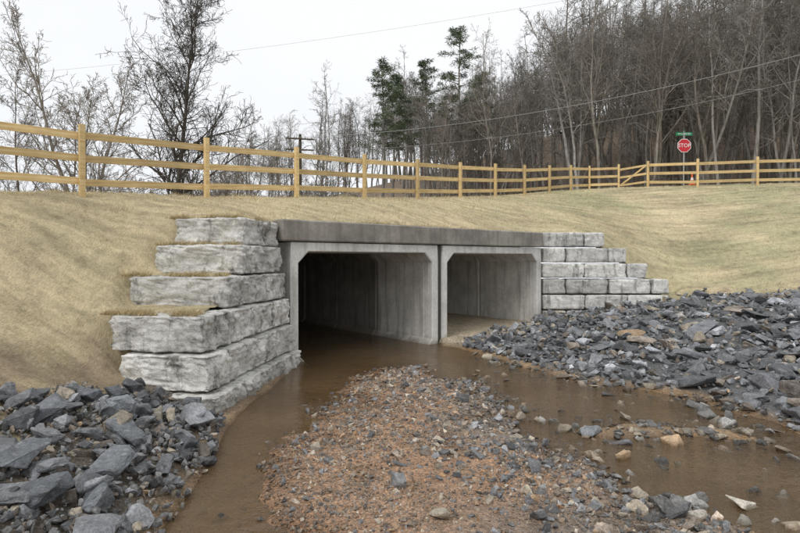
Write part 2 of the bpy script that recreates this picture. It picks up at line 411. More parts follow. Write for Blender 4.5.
rows=[(3.12,2.585,(-2.96,10.3),(-2.70,11.95),1.45),
(2.585,2.03,(-2.90,9.85),(-2.62,11.95),1.7),
(2.02,1.47,(-2.93,9.2),(-2.52,11.95),1.84),
(1.46,.905,(-2.94,8.0),(-2.42,11.9),1.5),
(.90,.345,(-2.80,7.85),(-2.32,11.9),1.4),
(.34,-.24,(-2.62,7.65),(-2.2,11.85),1.3)]
bi=0
for ri,(zt,zb,c0,c1,w) in enumerate(rows):
    c0=np.array(c0);c1=np.array(c1); d=c1-c0; L=np.hypot(*d); d/=L; ang=math.atan2(d[1],d[0])
    nrm=np.array([-d[1],d[0]])
    firsts=[1.0,.72,.62,1.15,.75,1.2][ri]
    ls=[firsts]; rem=L-firsts; n=max(1,round(rem/1.1))
    ls+= [rem/n]*n
    s=0
    for i,l in enumerate(ls):
        dep=w if i==0 else .9
        cen=c0+d*(s+l/2)+nrm*dep/2
        rock_block('block_%d'%bi,(cen[0],cen[1],(zt+zb)/2),ang,l-.022,dep,zt-zb-.020,LW,amp=.065,r=.06,cuts=23,shade=random.uniform(.85,1.15))
        s+=l; bi+=1
RW=empty('block_retaining_wall')
zt=3.24
ends=[6.83,7.57,8.25,8.95,8.95,8.95]
for ri,xe in enumerate(ends):
    x=4.72; h=.52; first=[1.42,.8,1.42,.8,1.42,.8][ri]; i=0
    yf=18.0-.03*ri
    while x<xe-.05:
        l=first if i==0 else 1.42
        if x+l>xe or xe-(x+l)<.3: l=xe-x
        rock_block('block_%d'%i,(x+l/2,yf+.4,zt-h/2),0,l-.05,.8,h-.045,RW,amp=.03,r=.06,cuts=13,shade=random.uniform(.7,1.2))
        x+=l; i+=1
    zt-=h

# ---------------------------------------------------------------- culvert
CU=empty('concrete_box_culvert')
def W3(p,q,z):
    a=loc(p,q); return (a[0],a[1],z)
def profile_seg(name,p0,p1,z0,z1,q0,q1,mat,t=.21,ht=.26,hb=.52,ch=.02):
    def loops(q,inset):
        tt=t-inset
        x0,x1,a,b=p0+tt,p1-tt,z0+.25-inset,z1-tt
        inner=[(x0,a+hb),(x0,b-ht),(x0+ht,b),(x1-ht,b),(x1,b-ht),(x1,a+hb),(x1-hb,a),(x0+hb,a)]
        outer=[(p0,a+hb),(p0,b-ht),(p0+.02,z1),(p1-.02,z1),(p1,b-ht),(p1,a+hb),(p1-.02,z0),(p0+.02,z0)]
        return [W3(x,q,z) for x,z in inner],[W3(x,q,z) for x,z in outer]
    i0,o0=loops(q0,ch); i0b,_=loops(q0+ch,0); i1,o1=loops(q1,0)
    V=o0+i0+i0b+i1+o1; F=[]
    for a,b in ((0,8),(8,16),(16,24),(24,32),(32,0)):
        for k in range(8):
            F.append((a+k,a+(k+1)%8,b+(k+1)%8,b+k))
    me=bpy.data.meshes.new(name); me.from_pydata(V,[],F)
    bm=bmesh.new(); bm.from_mesh(me); bmesh.ops.recalc_face_normals(bm,faces=bm.faces); bm.to_mesh(me); bm.free()
    me.materials.append(mat); obj(name,me,CU)
for b,(p0,p1) in enumerate(((0,4.5),(4.66,9.16))):
    profile_seg('box_%d_frame'%b,p0,p1,-.62,2.70,0,.30,M_frame)
    q=.315
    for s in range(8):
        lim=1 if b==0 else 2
        profile_seg('box_%d_section_%d'%(b,s),p0+(.02 if s%2 else 0),p1-(.02 if s%2 else 0),-.62,2.70,q,q+2.15,M_barrel if s<lim else M_barrel_shaded,ch=.06); q+=2.215
box('joint_fill',*W3(4.58,.30,1.1),.16,.5,3.1,M_joint,CU,math.atan2(U[1],U[0]),0)
c=W3(4.58,18.2,1.1); box('barrel_light_block',*c,9.6,.3,3.4,M_joint,CU,math.atan2(U[1],U[0]),0)  # added unseen wall across both barrels, keeps stray light out of the far end
ang=math.atan2(U[1],U[0])
c=W3(4.58,9,2.76); box('barrel_cover',*c,9.3,17.2,.05,M_joint,CU,ang,0)
c=W3(4.48,.17,2.96); box('parapet',*c,9.42,.5,.48,M_parapet,CU,ang,.03)
c=W3(4.48,.45,3.0); box('parapet_back',*c,9.3,.10,.36,M_parapet,CU,ang,.01)

# ---------------------------------------------------------------- rocks
def hull_proto(n,seed,flat=.6,hi=False):
    r=random.Random(seed); bm=bmesh.new()
    for i in range(n):
        v=Vector((r.gauss(0,1),r.gauss(0,1),r.gauss(0,1))).normalized()*r.uniform(.75,1)
        v=Vector([math.copysign(abs(c)**.7,c) for c in v])
        bm.verts.new((v.x*.5,v.y*.5*r.uniform(.65,.8),v.z*.5*flat))
    bmesh.ops.convex_hull(bm,input=bm.verts[:])
    bmesh.ops.delete(bm,geom=[v for v in bm.verts if not v.link_faces],context='VERTS')
    if hi:
        bmesh.ops.dissolve_limit(bm,angle_limit=.2,verts=bm.verts[:],edges=bm.edges[:])
        bmesh.ops.bevel(bm,geom=bm.edges[:],offset=.018,segments=1,affect='EDGES')
        bmesh.ops.triangulate(bm,faces=bm.faces[:])
        bmesh.ops.subdivide_edges(bm,edges=[e for e in bm.edges if e.calc_length()>.12],cuts=2)
        bmesh.ops.triangulate(bm,faces=bm.faces[:])
        for v in bm.verts:
            s=v.co*4+Vector((seed,0,0)); lay=math.sin(v.co.z*38/flat+seed)*.008
            v.co+=v.co.normalized()*(noise.noise(s)*.05+noise.noise(s*2.7)*.035+lay)
    bmesh.ops.triangulate(bm,faces=bm.faces[:])
    bm.verts.index_update()
    V=np.array([v.co[:] for v in bm.verts]); F=np.array([[v.index for v in f.verts] for f in bm.faces]); bm.free()
    return V,F
LO=[hull_proto(13,i,.62) for i in range(12)]
HI=[hull_proto(random.choice([9,11,14]),i+50,random.uniform(.35,.75),True) for i in range(16)]
SLAB=[hull_proto(random.choice([9,11]),i+80,random.uniform(.24,.36),True) for i in range(8)]
PEB=[hull_proto(9,i+100,.6) for i in range(6)]
def rotm(rx,ry,rz):
    cx,sx,cy,sy,cz,sz=np.cos(rx),np.sin(rx),np.cos(ry),np.sin(ry),np.cos(rz),np.sin(rz)
    R=np.empty((len(rx),3,3))
    R[:,0,0]=cy*cz;R[:,0,1]=sx*sy*cz-cx*sz;R[:,0,2]=cx*sy*cz+sx*sz
    R[:,1,0]=cy*sz;R[:,1,1]=sx*sy*sz+cx*cz;R[:,1,2]=cx*sy*sz-sx*cz
    R[:,2,0]=-sy;R[:,2,1]=sx*cy;R[:,2,2]=cx*cy
    return R
def scatter(name,P,S,C,protos,tilt=.5,smoothsh=False):
    P=np.asarray(P,float);S=np.asarray(S,float);C=np.asarray(C,float); n=len(P)
    idx=rng.integers(0,len(protos),n); VS=[];FS=[];CS=[];off=0
    for k,(pv,pf) in enumerate(protos):
        m=idx==k; c=m.sum()
        if not c: continue
        R=rotm(rng.normal(0,tilt,c),rng.normal(0,tilt,c),rng.uniform(0,6.28,c))
        sc=S[m][:,None]*rng.uniform(.7,1.3,(c,3))
        v=np.einsum('nij,nvj->nvi',R,pv[None]*sc[:,None,:])+P[m][:,None,:]
        VS.append(v.reshape(-1,3)); FS.append((pf[None]+(np.arange(c)*len(pv))[:,None,None]+off).reshape(-1,3))
        CS.append(np.repeat(C[m],len(pv),0)); off+=c*len(pv)
    return obj(name,fast_mesh(name,np.concatenate(VS),np.concatenate(FS),smoothsh,np.concatenate(CS),M_rock))
def surf(x,y): return np.maximum(bedH(x,y),np.where(inpoly(x,y,CUT),-9,upH(x,y)))
def rockcol(n,base=(.095,.10,.108),var=.45,tanp=.05):
    c=np.array(base)[None]*np.exp(rng.normal(0,var,n))[:,None]
    tn=rng.random(n)<tanp; c[tn]=np.array([.36,.31,.24])*rng.uniform(.6,1.2,tn.sum())[:,None]
    br=rng.random(n)<.12; c[br]*=np.array([1.25,1.02,.8])
    return np.clip(c,.03,.65)
def region(poly,n):
    poly=np.array(poly); x0,y0=poly.min(0); x1,y1=poly.max(0); xs=[];ys=[]; tot=0
    while tot<n:
        x=rng.uniform(x0,x1,n*2); y=rng.uniform(y0,y1,n*2); m=inpoly(x,y,poly); xs.append(x[m]);ys.append(y[m]);tot+=m.sum()
    return np.concatenate(xs)[:n],np.concatenate(ys)[:n]
LP=[(-2.45,7.5),(-3.6,7.6),(-4.3,7.1),(-4.45,6.1),(-5.3,5.5),(-6.4,3.6),(-5,1.5),(-2.2,1.5),(-1.95,4.4),(-2.05,5.4),(-2.2,6.5)]
x,y=region(LP,680); s=rng.choice([.13,.19,.27,.36,.45],680,p=[.38,.29,.2,.09,.04])*rng.uniform(.85,1.2,680)
z=surf(x,y)+s*.16+rng.random(680)*.10
scatter('riprap_boulders',np.c_[x,y,z],s,rockcol(680,(.135,.138,.143),.45,.05),HI,.42)
x,y=region(LP,4200); s=rng.uniform(.03,.12,4200); z=surf(x,y)+.03+rng.random(4200)*.06
scatter('riprap_chippings',np.c_[x,y,z],s,rockcol(4200,(.14,.138,.135),.45,.08),LO,.8)
RP=[(1.5,14.4),(2.4,12.7),(3.2,10.7),(4.0,9.8),(4.9,9.1),(5.15,8.2),(5.4,6.6),(7,5.0),(14,4),(30,8),(30,17),(12.6,17.5),(9.6,18.3),(8.9,17.9),(4.8,17.9),(4.1,17.0),(2.4,15.6)]
n=17000; x,y=region(RP,n)
dc=np.hypot(x,y); kp=rng.random(n)<np.clip(13/dc,.3,1)**1.5; x,y=x[kp],y[kp]; n=len(x)
s=np.exp(rng.normal(math.log(.135),.5,n)); s=np.clip(s,.05,.5)*(1+.03*np.clip(np.hypot(x,y)-12,0,10))
sb=surf(x,y); z=sb+s*.10+rng.random(n)**2*.08
big=s>.21
scatter('riprap_boulders',np.c_[x,y,z][big],s[big],rockcol(big.sum(),(.165,.17,.176),.42,.06),HI,.4)
scatter('riprap_chippings',np.c_[x,y,z][~big],s[~big],rockcol((~big).sum(),(.16,.163,.168),.48,.08),LO,.6)
n=110; x,y=region([(3.4,11),(5.2,9),(5.6,6.9),(8,6),(14,9),(15,16),(9.5,17),(5,15.5)],n); s=rng.uniform(.45,.85,n)
scatter('riprap_slabs',np.c_[x,y,surf(x,y)+.10],s,rockcol(n,(.155,.16,.168),.35,.06),SLAB,.16)
# gravel bar
BP=[(3.0,2.9),(2.9,5.2),(2.5,7),(2.3,8.5),(1.9,10.2),(.8,12.2),(-1.0,12.0),(-1.6,9.9),(-1.9,8),(-2,6),(-1.7,2.9)]
n=54000; x,y=region(BP,n)
b=barD(x,y)+.25*vnoise(x,y,3,99); kp=(rng.random(n)<np.clip(6/np.hypot(x,y),.3,1))&(rng.random(n)<smooth(-.4,.3,b))&(rng.random(n)<.35+.65*smooth(-.7,.3,vnoise(x,y,2.6,101)+.4*vnoise(x,y,9,102))); x,y=x[kp],y[kp]; n=len(x)
s=np.clip(np.exp(rng.normal(math.log(.024),.58,n)),.01,.12)*np.clip(np.hypot(x,y)/6,.9,1.5)
pal=np.array([[.36,.245,.16],[.30,.22,.155],[.25,.23,.21],[.18,.177,.175],[.50,.43,.34],[.42,.25,.13],[.27,.215,.165]])
gx=np.clip((x+.9)/2.5,0,1)
pi=np.where(rng.random(n)<.32+.45*gx,rng.choice([2,3,6,4],n,p=[.3,.27,.30,.13]),rng.choice([0,1,4,5,6],n,p=[.25,.25,.17,.13,.20]))
scatter('gravel',np.c_[x,y,bedH(x,y)+s*.05],s,pal[pi]*rng.uniform(.5,1.2,(n,1)),PEB,.7)
n=4200; x,y=region(BP,n); b=barD(x,y); kp=(rng.random(n)<smooth(-.7,.1,b))&(rng.random(n)<(.12+.88*smooth(.1,1.2,x+.7*vnoise(x,y,1.6,77)))); x,y=x[kp],y[kp]; n=len(x)
s=np.clip(np.exp(rng.normal(math.log(.075),.5,n)),.035,.30)
scatter('scattered_stones',np.c_[x,y,bedH(x,y)+s*.10],s,rockcol(n,(.18,.18,.182),.42,.2),HI,.5)
# stones in the water and at the shoals
n=2600
x,y=region([(1.2,11.5),(1.6,13.6),(3.1,10.8),(5.0,9.2),(5.3,6.3),(6.3,4.8),(5.5,3.2),(2.2,3.2),(2.0,7),(1.6,9.5)],n)
near=(sdist(x,y,SHOAL)>-.5)|((sdist(x,y,RB)>-.8)&(rng.random(n)<.6))|(sdist(x,y,BAR)>-.4)|((vnoise(x,y,2.2,66)>.45)&(rng.random(n)<.6))|(rng.random(n)<.13); x,y=x[near],y[near]; n=len(x)
s=np.clip(np.exp(rng.normal(math.log(.085),.58,n)),.03,.36)
scatter('stream_stones',np.c_[x,y,np.maximum(bedH(x,y)*.6,-.045)+s*.12],s,rockcol(n,(.18,.175,.165),.42,.22),HI,.35)
spec=[(2.5,7.1,.46,(.22,.23,.24)),(2.75,6.75,.3,(.18,.18,.19)),(3.6,9.8,.36,(.44,.38,.3)),(3.9,9.2,.2,(.3,.27,.23)),(5.4,10.1,.85,(.19,.195,.2)),
(3.2,5.05,.40,(.60,.56,.48)),(3.42,4.62,.3,(.46,.38,.27)),(2.97,6.06,.16,(.15,.15,.15)),(3.15,6.1,.12,(.25,.22,.18)),(6.3,12.5,.6,(.3,.31,.32)),(7.4,14.5,.85,(.46,.43,.39)),
(2.0,11.0,.2,(.16,.15,.14)),(2.9,4.9,.18,(.17,.17,.17)),(6.1,8.9,.6,(.17,.17,.18)),(4.3,6.2,.2,(.16,.15,.15)),(1.25,10.0,.26,(.2,.2,.21)),(1.5,9.4,.22,(.19,.19,.2)),(4.6,8.2,.28,(.16,.16,.16)),(3.0,4.7,.2,(.3,.28,.24)),(6.0,7.6,.5,(.19,.2,.2)),(2.6,4.75,.22,(.5,.46,.4))]
sp=np.array([(a,b,0) for a,b,_,_ in spec]); ss=np.array([c for _,_,c,_ in spec]); sp[:,2]=np.maximum(bedH(sp[:,0],sp[:,1]),-.03)+ss*.08
scatter('boulders',sp,ss,np.array([c for *_,c in spec]),HI,.12)
bl=[(-3.35,6.55,.62),(-3.0,5.9,.6),(-2.75,5.1,.5),(-3.9,5.9,.6),(-3.3,4.7,.62),(-2.6,6.9,.42),(-4.3,5.3,.5),(-2.9,4.35,.55),(-3.7,7.0,.4),(-2.55,4.5,.36),(-3.95,6.75,.45),(-2.45,6.1,.34)]
bp=np.array([(a,b,0) for a,b,_ in bl]); bs=np.array([c for *_,c in bl]); bp[:,2]=surf(bp[:,0],bp[:,1])+bs*.2+.04
scatter('riprap_slabs',bp,bs,rockcol(len(bl),(.155,.16,.165),.2,0)*np.array([.97,1,1.03]),HI,.25)

# ---------------------------------------------------------------- grass blades
def blades(name,x,y,z,h,w,col,down=.5):
    n=len(x); a=rng.uniform(0,6.28,n); lean=rng.uniform(.2,1.3,n)*h; la=rng.uniform(0,6.28,n)
    dx=np.cos(a)*w/2; dy=np.sin(a)*w/2
    V=np.empty((n,3,3)); V[:,0]=np.c_[x-dx,y-dy,z-.01]; V[:,1]=np.c_[x+dx,y+dy,z-.01]
    V[:,2]=np.c_[x+np.cos(la)*lean+.3*down*h,y+np.sin(la)*lean-.4*down*h,z+h*rng.uniform(.3,1,n)]
    F=np.arange(n*3).reshape(-1,3)
    return obj(name,fast_mesh(name,V.reshape(-1,3),F,False,np.repeat(col,3,0),M_blade))
n=480000
d=np.exp(rng.uniform(math.log(3.5),math.log(34),n)); az=rng.uniform(-.95,.95,n); x=az*d; y=d
ok=(x>UX0+5)&(x<UX1-5)&~inpoly(x,y,CUT); x,y,d=x[ok],y[ok],d[ok]
z=upH(x,y); b=bedH(x,y); ok=(z>b+.0)|((x<-3.3)&(y>8.3))
sN=(x+6.7)*.768-(y-11.4)*.64; ok&=(sN>-2.2)
yw=wallY(x,y)
ok&=~((x>-4.9)&(x<-2.5)&(((yw>9.1)&(yw<9.5))|((yw>9.75)&(yw<10.12))|((yw>10.2)&(yw<10.6))|((yw>7.7)&(yw<8.25))))
ok&=rng.random(len(x))<smooth(-.9,.1,clumpf(x,y))*.85+.15
x,y,z,d=x[ok],y[ok],z[ok],d[ok]
inl=inpoly(x,y,LP)&(rng.random(len(x))<.93); x,y,z,d=x[~inl],y[~inl],z[~inl],d[~inl]
n=len(x); col=grass_col(x,y,z)*np.exp(rng.normal(0.06,.35,n))[:,None]
gr=rng.random(n)<.06; col[gr]=np.array([.23,.25,.11])*rng.uniform(.7,1.3,(gr.sum(),1))
clump=.5+1.2*smooth(-.2,.8,clumpf(x,y))
blades('grass_blades',x,y,z,rng.uniform(.02,.07,n)*np.clip(d/9,.8,1.6)*clump,.0045*np.clip(d/7,.8,4),np.clip(col,.02,.85))
tx=[];ty=[];tz=[]
for (zt_,zb_,c0,c1,w) in rows[:4]:
    m=3600; a_=rng.uniform(c0[0]-w-.2,c0[0]-.12,m); tx.append(a_); ty.append(c0[1]+.07+rng.random(m)**1.3*.5+.145*(-2.92-a_)); tz.append(np.full(m,zt_+.0))
tx.append(rng.uniform(-3.0,-2.85,700)); ty.append(rng.uniform(10.6,12,700)); tz.append(np.full(700,3.12))
tx=np.concatenate(tx);ty=np.concatenate(ty);tz=np.concatenate(tz); cl=vnoise(tx,ty,5,61)>-.25; tx,ty,tz=tx[cl],ty[cl],tz[cl]; n=len(tx)
col=np.array([.57,.465,.295])*np.exp(rng.normal(0,.3,n))[:,None]; gr=rng.random(n)<.15; col[gr]=np.array([.26,.26,.12])
blades('grass_tufts',tx,ty,tz,rng.uniform(.04,.14,n),.008,col,1.5)
m=8000; pp=rng.uniform(-.2,9.3,m); qq=.42+rng.random(m)**1.5*.3; tx=A[0]+U[0]*pp+VV[0]*qq; ty=A[1]+U[1]*pp+VV[1]*qq; tz=upH(tx,ty)
col=grass_col(tx,ty,tz)*np.exp(rng.normal(0,.25,m))[:,None]
blades('parapet_grass',tx,ty,tz,rng.uniform(.04,.17,m),.012,col)

# ---------------------------------------------------------------- fence
def fence(posts,name,h=1.48):
    e=empty(name,posts[0])
    P0=Vector(posts[0])
    for i,p in enumerate(posts):
        p=Vector(p)-P0
        if i<len(posts)-1: d=Vector(posts[i+1])-Vector(posts[i])
        rot=math.atan2(d.y,d.x)
        nr=Vector((-math.sin(rot),math.cos(rot),0))
        hh=h+random.uniform(-.03,.03)
        box('post_%d'%i,p.x,p.y,p.z+hh/2-.1,.11,.11,hh+.2,M_wood,e,rot+random.uniform(-.04,.04),.006)
        if i<len(posts)-1:
            L=d.length; mid=p+d/2+nr*.078; sl=math.asin(d.z/L)
            for k,zz in enumerate((1.26,.77,.28)):
                o=box('rail_%d_%d'%(i,k),mid.x,mid.y,mid.z+zz+random.uniform(-.015,.015),L-.01,.035,.15,M_wood,e,0,.004)
                o.rotation_euler=(random.uniform(-.03,.03),-sl+random.uniform(-.005,.005),rot)
    return e
posts=[]
for n in range(-3,11):
    x,y=FN(n); posts.append((x,y,fenceZ(n)))
def gz(x,y): return float(upH(np.array([float(x)]),np.array([float(y)]),False)[0])
posts+=[(13.3,32.9,gz(13.3,32.9))]
fence(posts,'wooden_fence')
rp=[(14.3,31.2),(15.9,28.9),(18.7,28.3),(21.5,27.7),(24.3,27.1),(27.1,26.5),(29.9,26.0)]
fence([(a,b,gz(a,b)) for a,b in rp],'wooden_fence')
g0=Vector((13.3,32.9,gz(13.3,32.9))); g1=Vector((14.3,31.2,gz(14.3,31.2)))
G=empty('fence_gate',g0); d=g1-g0; rot=math.atan2(d.y,d.x)
for k,zz in enumerate((1.2,.72,.25)):
    box('gate_rail_%d'%k,d.x/2,d.y/2,d.z/2+zz,d.length-.2,.03,.12,M_wood,G,rot,.004)
bb=box('gate_brace',d.x/2,d.y/2,d.z/2+.72,2.0,.037,.1,M_wood,G,rot,.004); bb.rotation_euler=(0,-.5,rot)

# ---------------------------------------------------------------- stop sign, street sign, cone
sx,sy=17.3,33.0; sz=gz(sx,sy); S=empty('stop_sign',(sx,sy,sz))
box('pole',0,0,1.75,.06,.06,3.6,M_steel,S,0,.008)
def octagon(name,R,y,mat,th=.012):
    bm=bmesh.new(); vs=[bm.verts.new((R*math.cos(math.pi/8+i*math.pi/4),0,R*math.sin(math.pi/8+i*math.pi/4))) for i in range(8)]
    f=bm.faces.new(vs); r=bmesh.ops.extrude_face_region(bm,geom=[f]); bmesh.ops.translate(bm,vec=(0,th,0),verts=[v for v in r['geom'] if isinstance(v,bmesh.types.BMVert)])
    bmesh.ops.recalc_face_normals(bm,faces=bm.faces)
    me=bpy.data.meshes.new(name); bm.to_mesh(me); bm.free(); me.materials.append(mat); o=obj(name,me,S); o.location=(0,y,2.65); return o
octagon('sign_border',.44,-.055,M_white); octagon('sign_face',.405,-.062,M_red,.006)
def text(name,s,size,loc_,mat,parent):
    cu=bpy.data.curves.new(name,'FONT'); cu.body=s; cu.size=size; cu.align_x='CENTER'; cu.align_y='CENTER'; cu.extrude=.002; cu.materials.append(mat)
    o=bpy.data.objects.new(name,cu); link(o,parent); o.location=loc_; o.rotation_euler=(math.pi/2,0,0); return o
text('lettering','STOP',.32,(0,-.068,2.65),M_white,S)
box('street_name_blade',0,-.02,3.36,1.0,.012,.2,M_green,S,.0,.002); text('street_lettering','WALKER RD',.14,(0,-.032,3.36),M_white,S)
bb=box('street_name_blade_cross',0,0,3.58,.9,.012,.2,M_green,S,1.1,.002)
def cone(x,y,name='traffic_cone'):
    e=empty(name,(x,y,gz(x,y)))
    box('base',0,0,.03,.36,.36,.04,M_orange,e,.3,.008)
    for nm,z0,z1,r0,r1,m in (('lower',.05,.3,.14,.085,M_orange),('stripe',.3,.45,.085,.055,M_white),('top',.45,.7,.055,.025,M_orange)):
        bm=bmesh.new(); bmesh.ops.create_cone(bm,cap_ends=True,segments=20,radius1=r0,radius2=r1,depth=z1-z0)
        me=bpy.data.meshes.new(nm); bm.to_mesh(me); bm.free(); me.materials.append(m); o=obj(nm,me,e); o.location=(0,0,(z0+z1)/2)
cone(16.3,30.2)

# ---------------------------------------------------------------- trees
def prisms(segs,k):
    S=np.array(segs); P0=S[:,0:3];r0=S[:,3];P1=S[:,4:7];r1=S[:,7]
    d=P1-P0; d/=np.linalg.norm(d,axis=1)[:,None]+1e-9
    ref=np.where(np.abs(d[:,2:3])<.9,np.array([[0,0,1.]]),np.array([[1.,0,0]]))
    a=np.cross(d,ref); a/=np.linalg.norm(a,axis=1)[:,None]; b=np.cross(d,a)
    th=np.arange(k)*2*math.pi/k; n=len(S)
    off=a[:,None]*np.cos(th)[None,:,None]+b[:,None]*np.sin(th)[None,:,None]
    V=np.concatenate([P0[:,None]+off*r0[:,None,None],P1[:,None]+off*r1[:,None,None]],1).reshape(-1,3)
    i=np.arange(k); f=np.c_[i,(i+1)%k,(i+1)%k+k,i+k]
    F=(f[None]+(np.arange(n)*2*k)[:,None,None]).reshape(-1,4)
    return V,F
def grow(seed,H,r0,clear=.25,levels=4,kids=(2.4,1.6,1.7,1.6),ang=(.6,1.1),nseg=(11,6,4,3,2),prim=.42,minr=.008,wob=.12,up=.06,lean=(0,0)):
    R=random.Random(seed); segs=[]
    def br(p,d,L,r,lev):
        n=nseg[lev]; st=L/n
        for i in range(n):
            w=wob*(1 if lev else .45)*(1+.5*lev)
            d=(d+Vector((R.gauss(0,w),R.gauss(0,w),R.gauss(0,w)+(up if lev else .03)))).normalized()
            p1=p+d*st
            f1=1-(i+1)/n*(.85 if lev==0 else .7); f0=1-i/n*(.85 if lev==0 else .7)
            segs.append((*p,max(r*f0,minr),*p1,max(r*f1,minr),lev))
            if lev<levels and lev<len(kids) and (lev>0 or (i+1)/n>clear):
                k=kids[lev]; k=int(k)+(R.random()<k-int(k))
                for _ in range(k):
                    a=R.uniform(*ang)*(1.15-.45*(i/n) if lev==0 else 1); phi=R.uniform(0,6.283)
                    ax=d.orthogonal().normalized(); ax=Matrix.Rotation(phi,3,d)@ax
                    nd=(Matrix.Rotation(a,3,ax)@d).normalized()
                    fl=(prim*(1.15-.8*max(0,((i+1)/n-clear)/(1-clear))) if lev==0 else .5*(1.1-.5*i/n))*R.uniform(.65,1.2)
                    br(p+ (p1-p)*R.random(),nd,L*fl,max(r*f0*(.5 if lev==0 else .6),minr),lev+1)
            p=p1
    br(Vector((0,0,-.3)),Vector((lean[0],lean[1],1)).normalized(),H,r0,0)
    return segs
def tree_mesh(name,segs,mat):
    s0=[s for s in segs if s[8]<=1]; s1=[s for s in segs if s[8]>1]
    V0,F0=prisms(s0,5); V,F=V0,F0
    if s1:
        V1,F1=prisms(s1,3); V=np.concatenate([V0,V1]); F=np.concatenate([F0,F1+len(V0)])
    return fast_mesh(name,V,F,True,None,mat)
FT=[tree_mesh('forest_tree_%d'%i,grow(300+i,16+2*(i%3),.16,clear=[.35,.5,.3,.45,.35,.55,.4,.3][i],levels=3,kids=(1.9,1.2,1.2),prim=[.30,.24,.34,.26,.32,.22,.36,.28][i],minr=.012,ang=(.5,1.05),up=.03,wob=.15,lean=(random.uniform(-.1,.1),random.uniform(-.1,.1))),[M_bark2,M_bark][i%2]) for i in range(8)]
def multi(list_):
    o=[]
    for l in list_: o+=l
    return o
NTR=[tree_mesh('crown_tree_a',multi([grow(11+k,13.5-1.5*k,.14-.02*k,clear=.2,levels=4,kids=(1.6,1.4,1.3,.9),prim=.38,minr=.009,ang=(.45,.9),lean=((-.28,.05),(.22,0),(-.02,.1))[k]) for k in range(3)]),M_bark2),
     tree_mesh('crown_tree_b',grow(23,16,.20,clear=.15,levels=4,kids=(2.5,1.6,1.5,1.2),prim=.46,minr=.010,ang=(.5,1.0)),M_bark3),
     tree_mesh('crown_tree_c',grow(37,12,.10,clear=.2,levels=4,kids=(1.8,1.3,1.2,1.0),prim=.30,minr=.008,ang=(.4,.8)),M_bark2)]
def place(me,name,x,y,s=1,rz=None,parent=None,sxy=1,base=None):
    o=obj(name,me,parent); z=float(farH(np.array([float(x)]),np.array([float(y)]))[0])-.2 if base is None else base
    o.location=(x,y,z); o.rotation_euler=(random.uniform(-.05,.05),random.uniform(-.05,.05),random.uniform(0,6.28) if rz is None else rz); o.scale=(s*sxy,s*sxy,s); return o
place(NTR[0],'bare_tree',-18.2,32,1.05,rz=.2); place(NTR[1],'bare_tree',-14.8,35,1.02)
place(NTR[2],'bare_tree',-14.0,45,1.0); place(NTR[2],'bare_tree',-23.5,32,.85); place(NTR[2],'bare_tree',-17.4,46,.95); place(NTR[2],'bare_tree',-25.5,36,1.0)
FOR=empty('forest')
rr=random.Random(5); cnt=0
while cnt<600:
    y=rr.uniform(46,122); a=rr.uniform(-.33,.84); x=a*y
    if a<.06 and y<72: continue
    if a<0 and y<92: continue
    if x<24 and y<48: continue
    s=rr.uniform(.72,1.12)
    if .05<a<.26: s*=.82
    if a>.32: s*=1.15
    if a<-.2: s*=.8
    place(FT[rr.randrange(8)],'tree',x,y,s,parent=FOR,sxy=rr.uniform(.8,1.1)); cnt+=1
BR=empty('roadside_brush')
BM=[tree_mesh('brush_%d'%i,grow(500+i,2.6,.025,clear=.02,levels=3,kids=(2,1.6,1.3),nseg=(6,4,3,2),prim=.75,minr=.007,ang=(.3,.8)),[M_bark2,M_bark][i%2]) for i in range(3)]
for i in range(120):
    a=rr.uniform(-.8,-.1); y=rr.uniform(26,48) if i%3==0 else rr.uniform(48,80); place(BM[i%3],'bush',a*y,y,rr.uniform(.6,1.3)*(1 if y<48 else 1.8),parent=BR,sxy=1.2)
for i in range(60):
    y=rr.uniform(44,70); a=rr.uniform(-.1,.8); place(BM[i%3],'bush',a*y,y,rr.uniform(.7,1.3),parent=BR,sxy=1.2)
for i in range(55):
    y=rr.uniform(85,120); a=rr.uniform(-.8,-.3); place(FT[i%8],'tree',a*y,y,rr.uniform(.4,.65),parent=FOR)

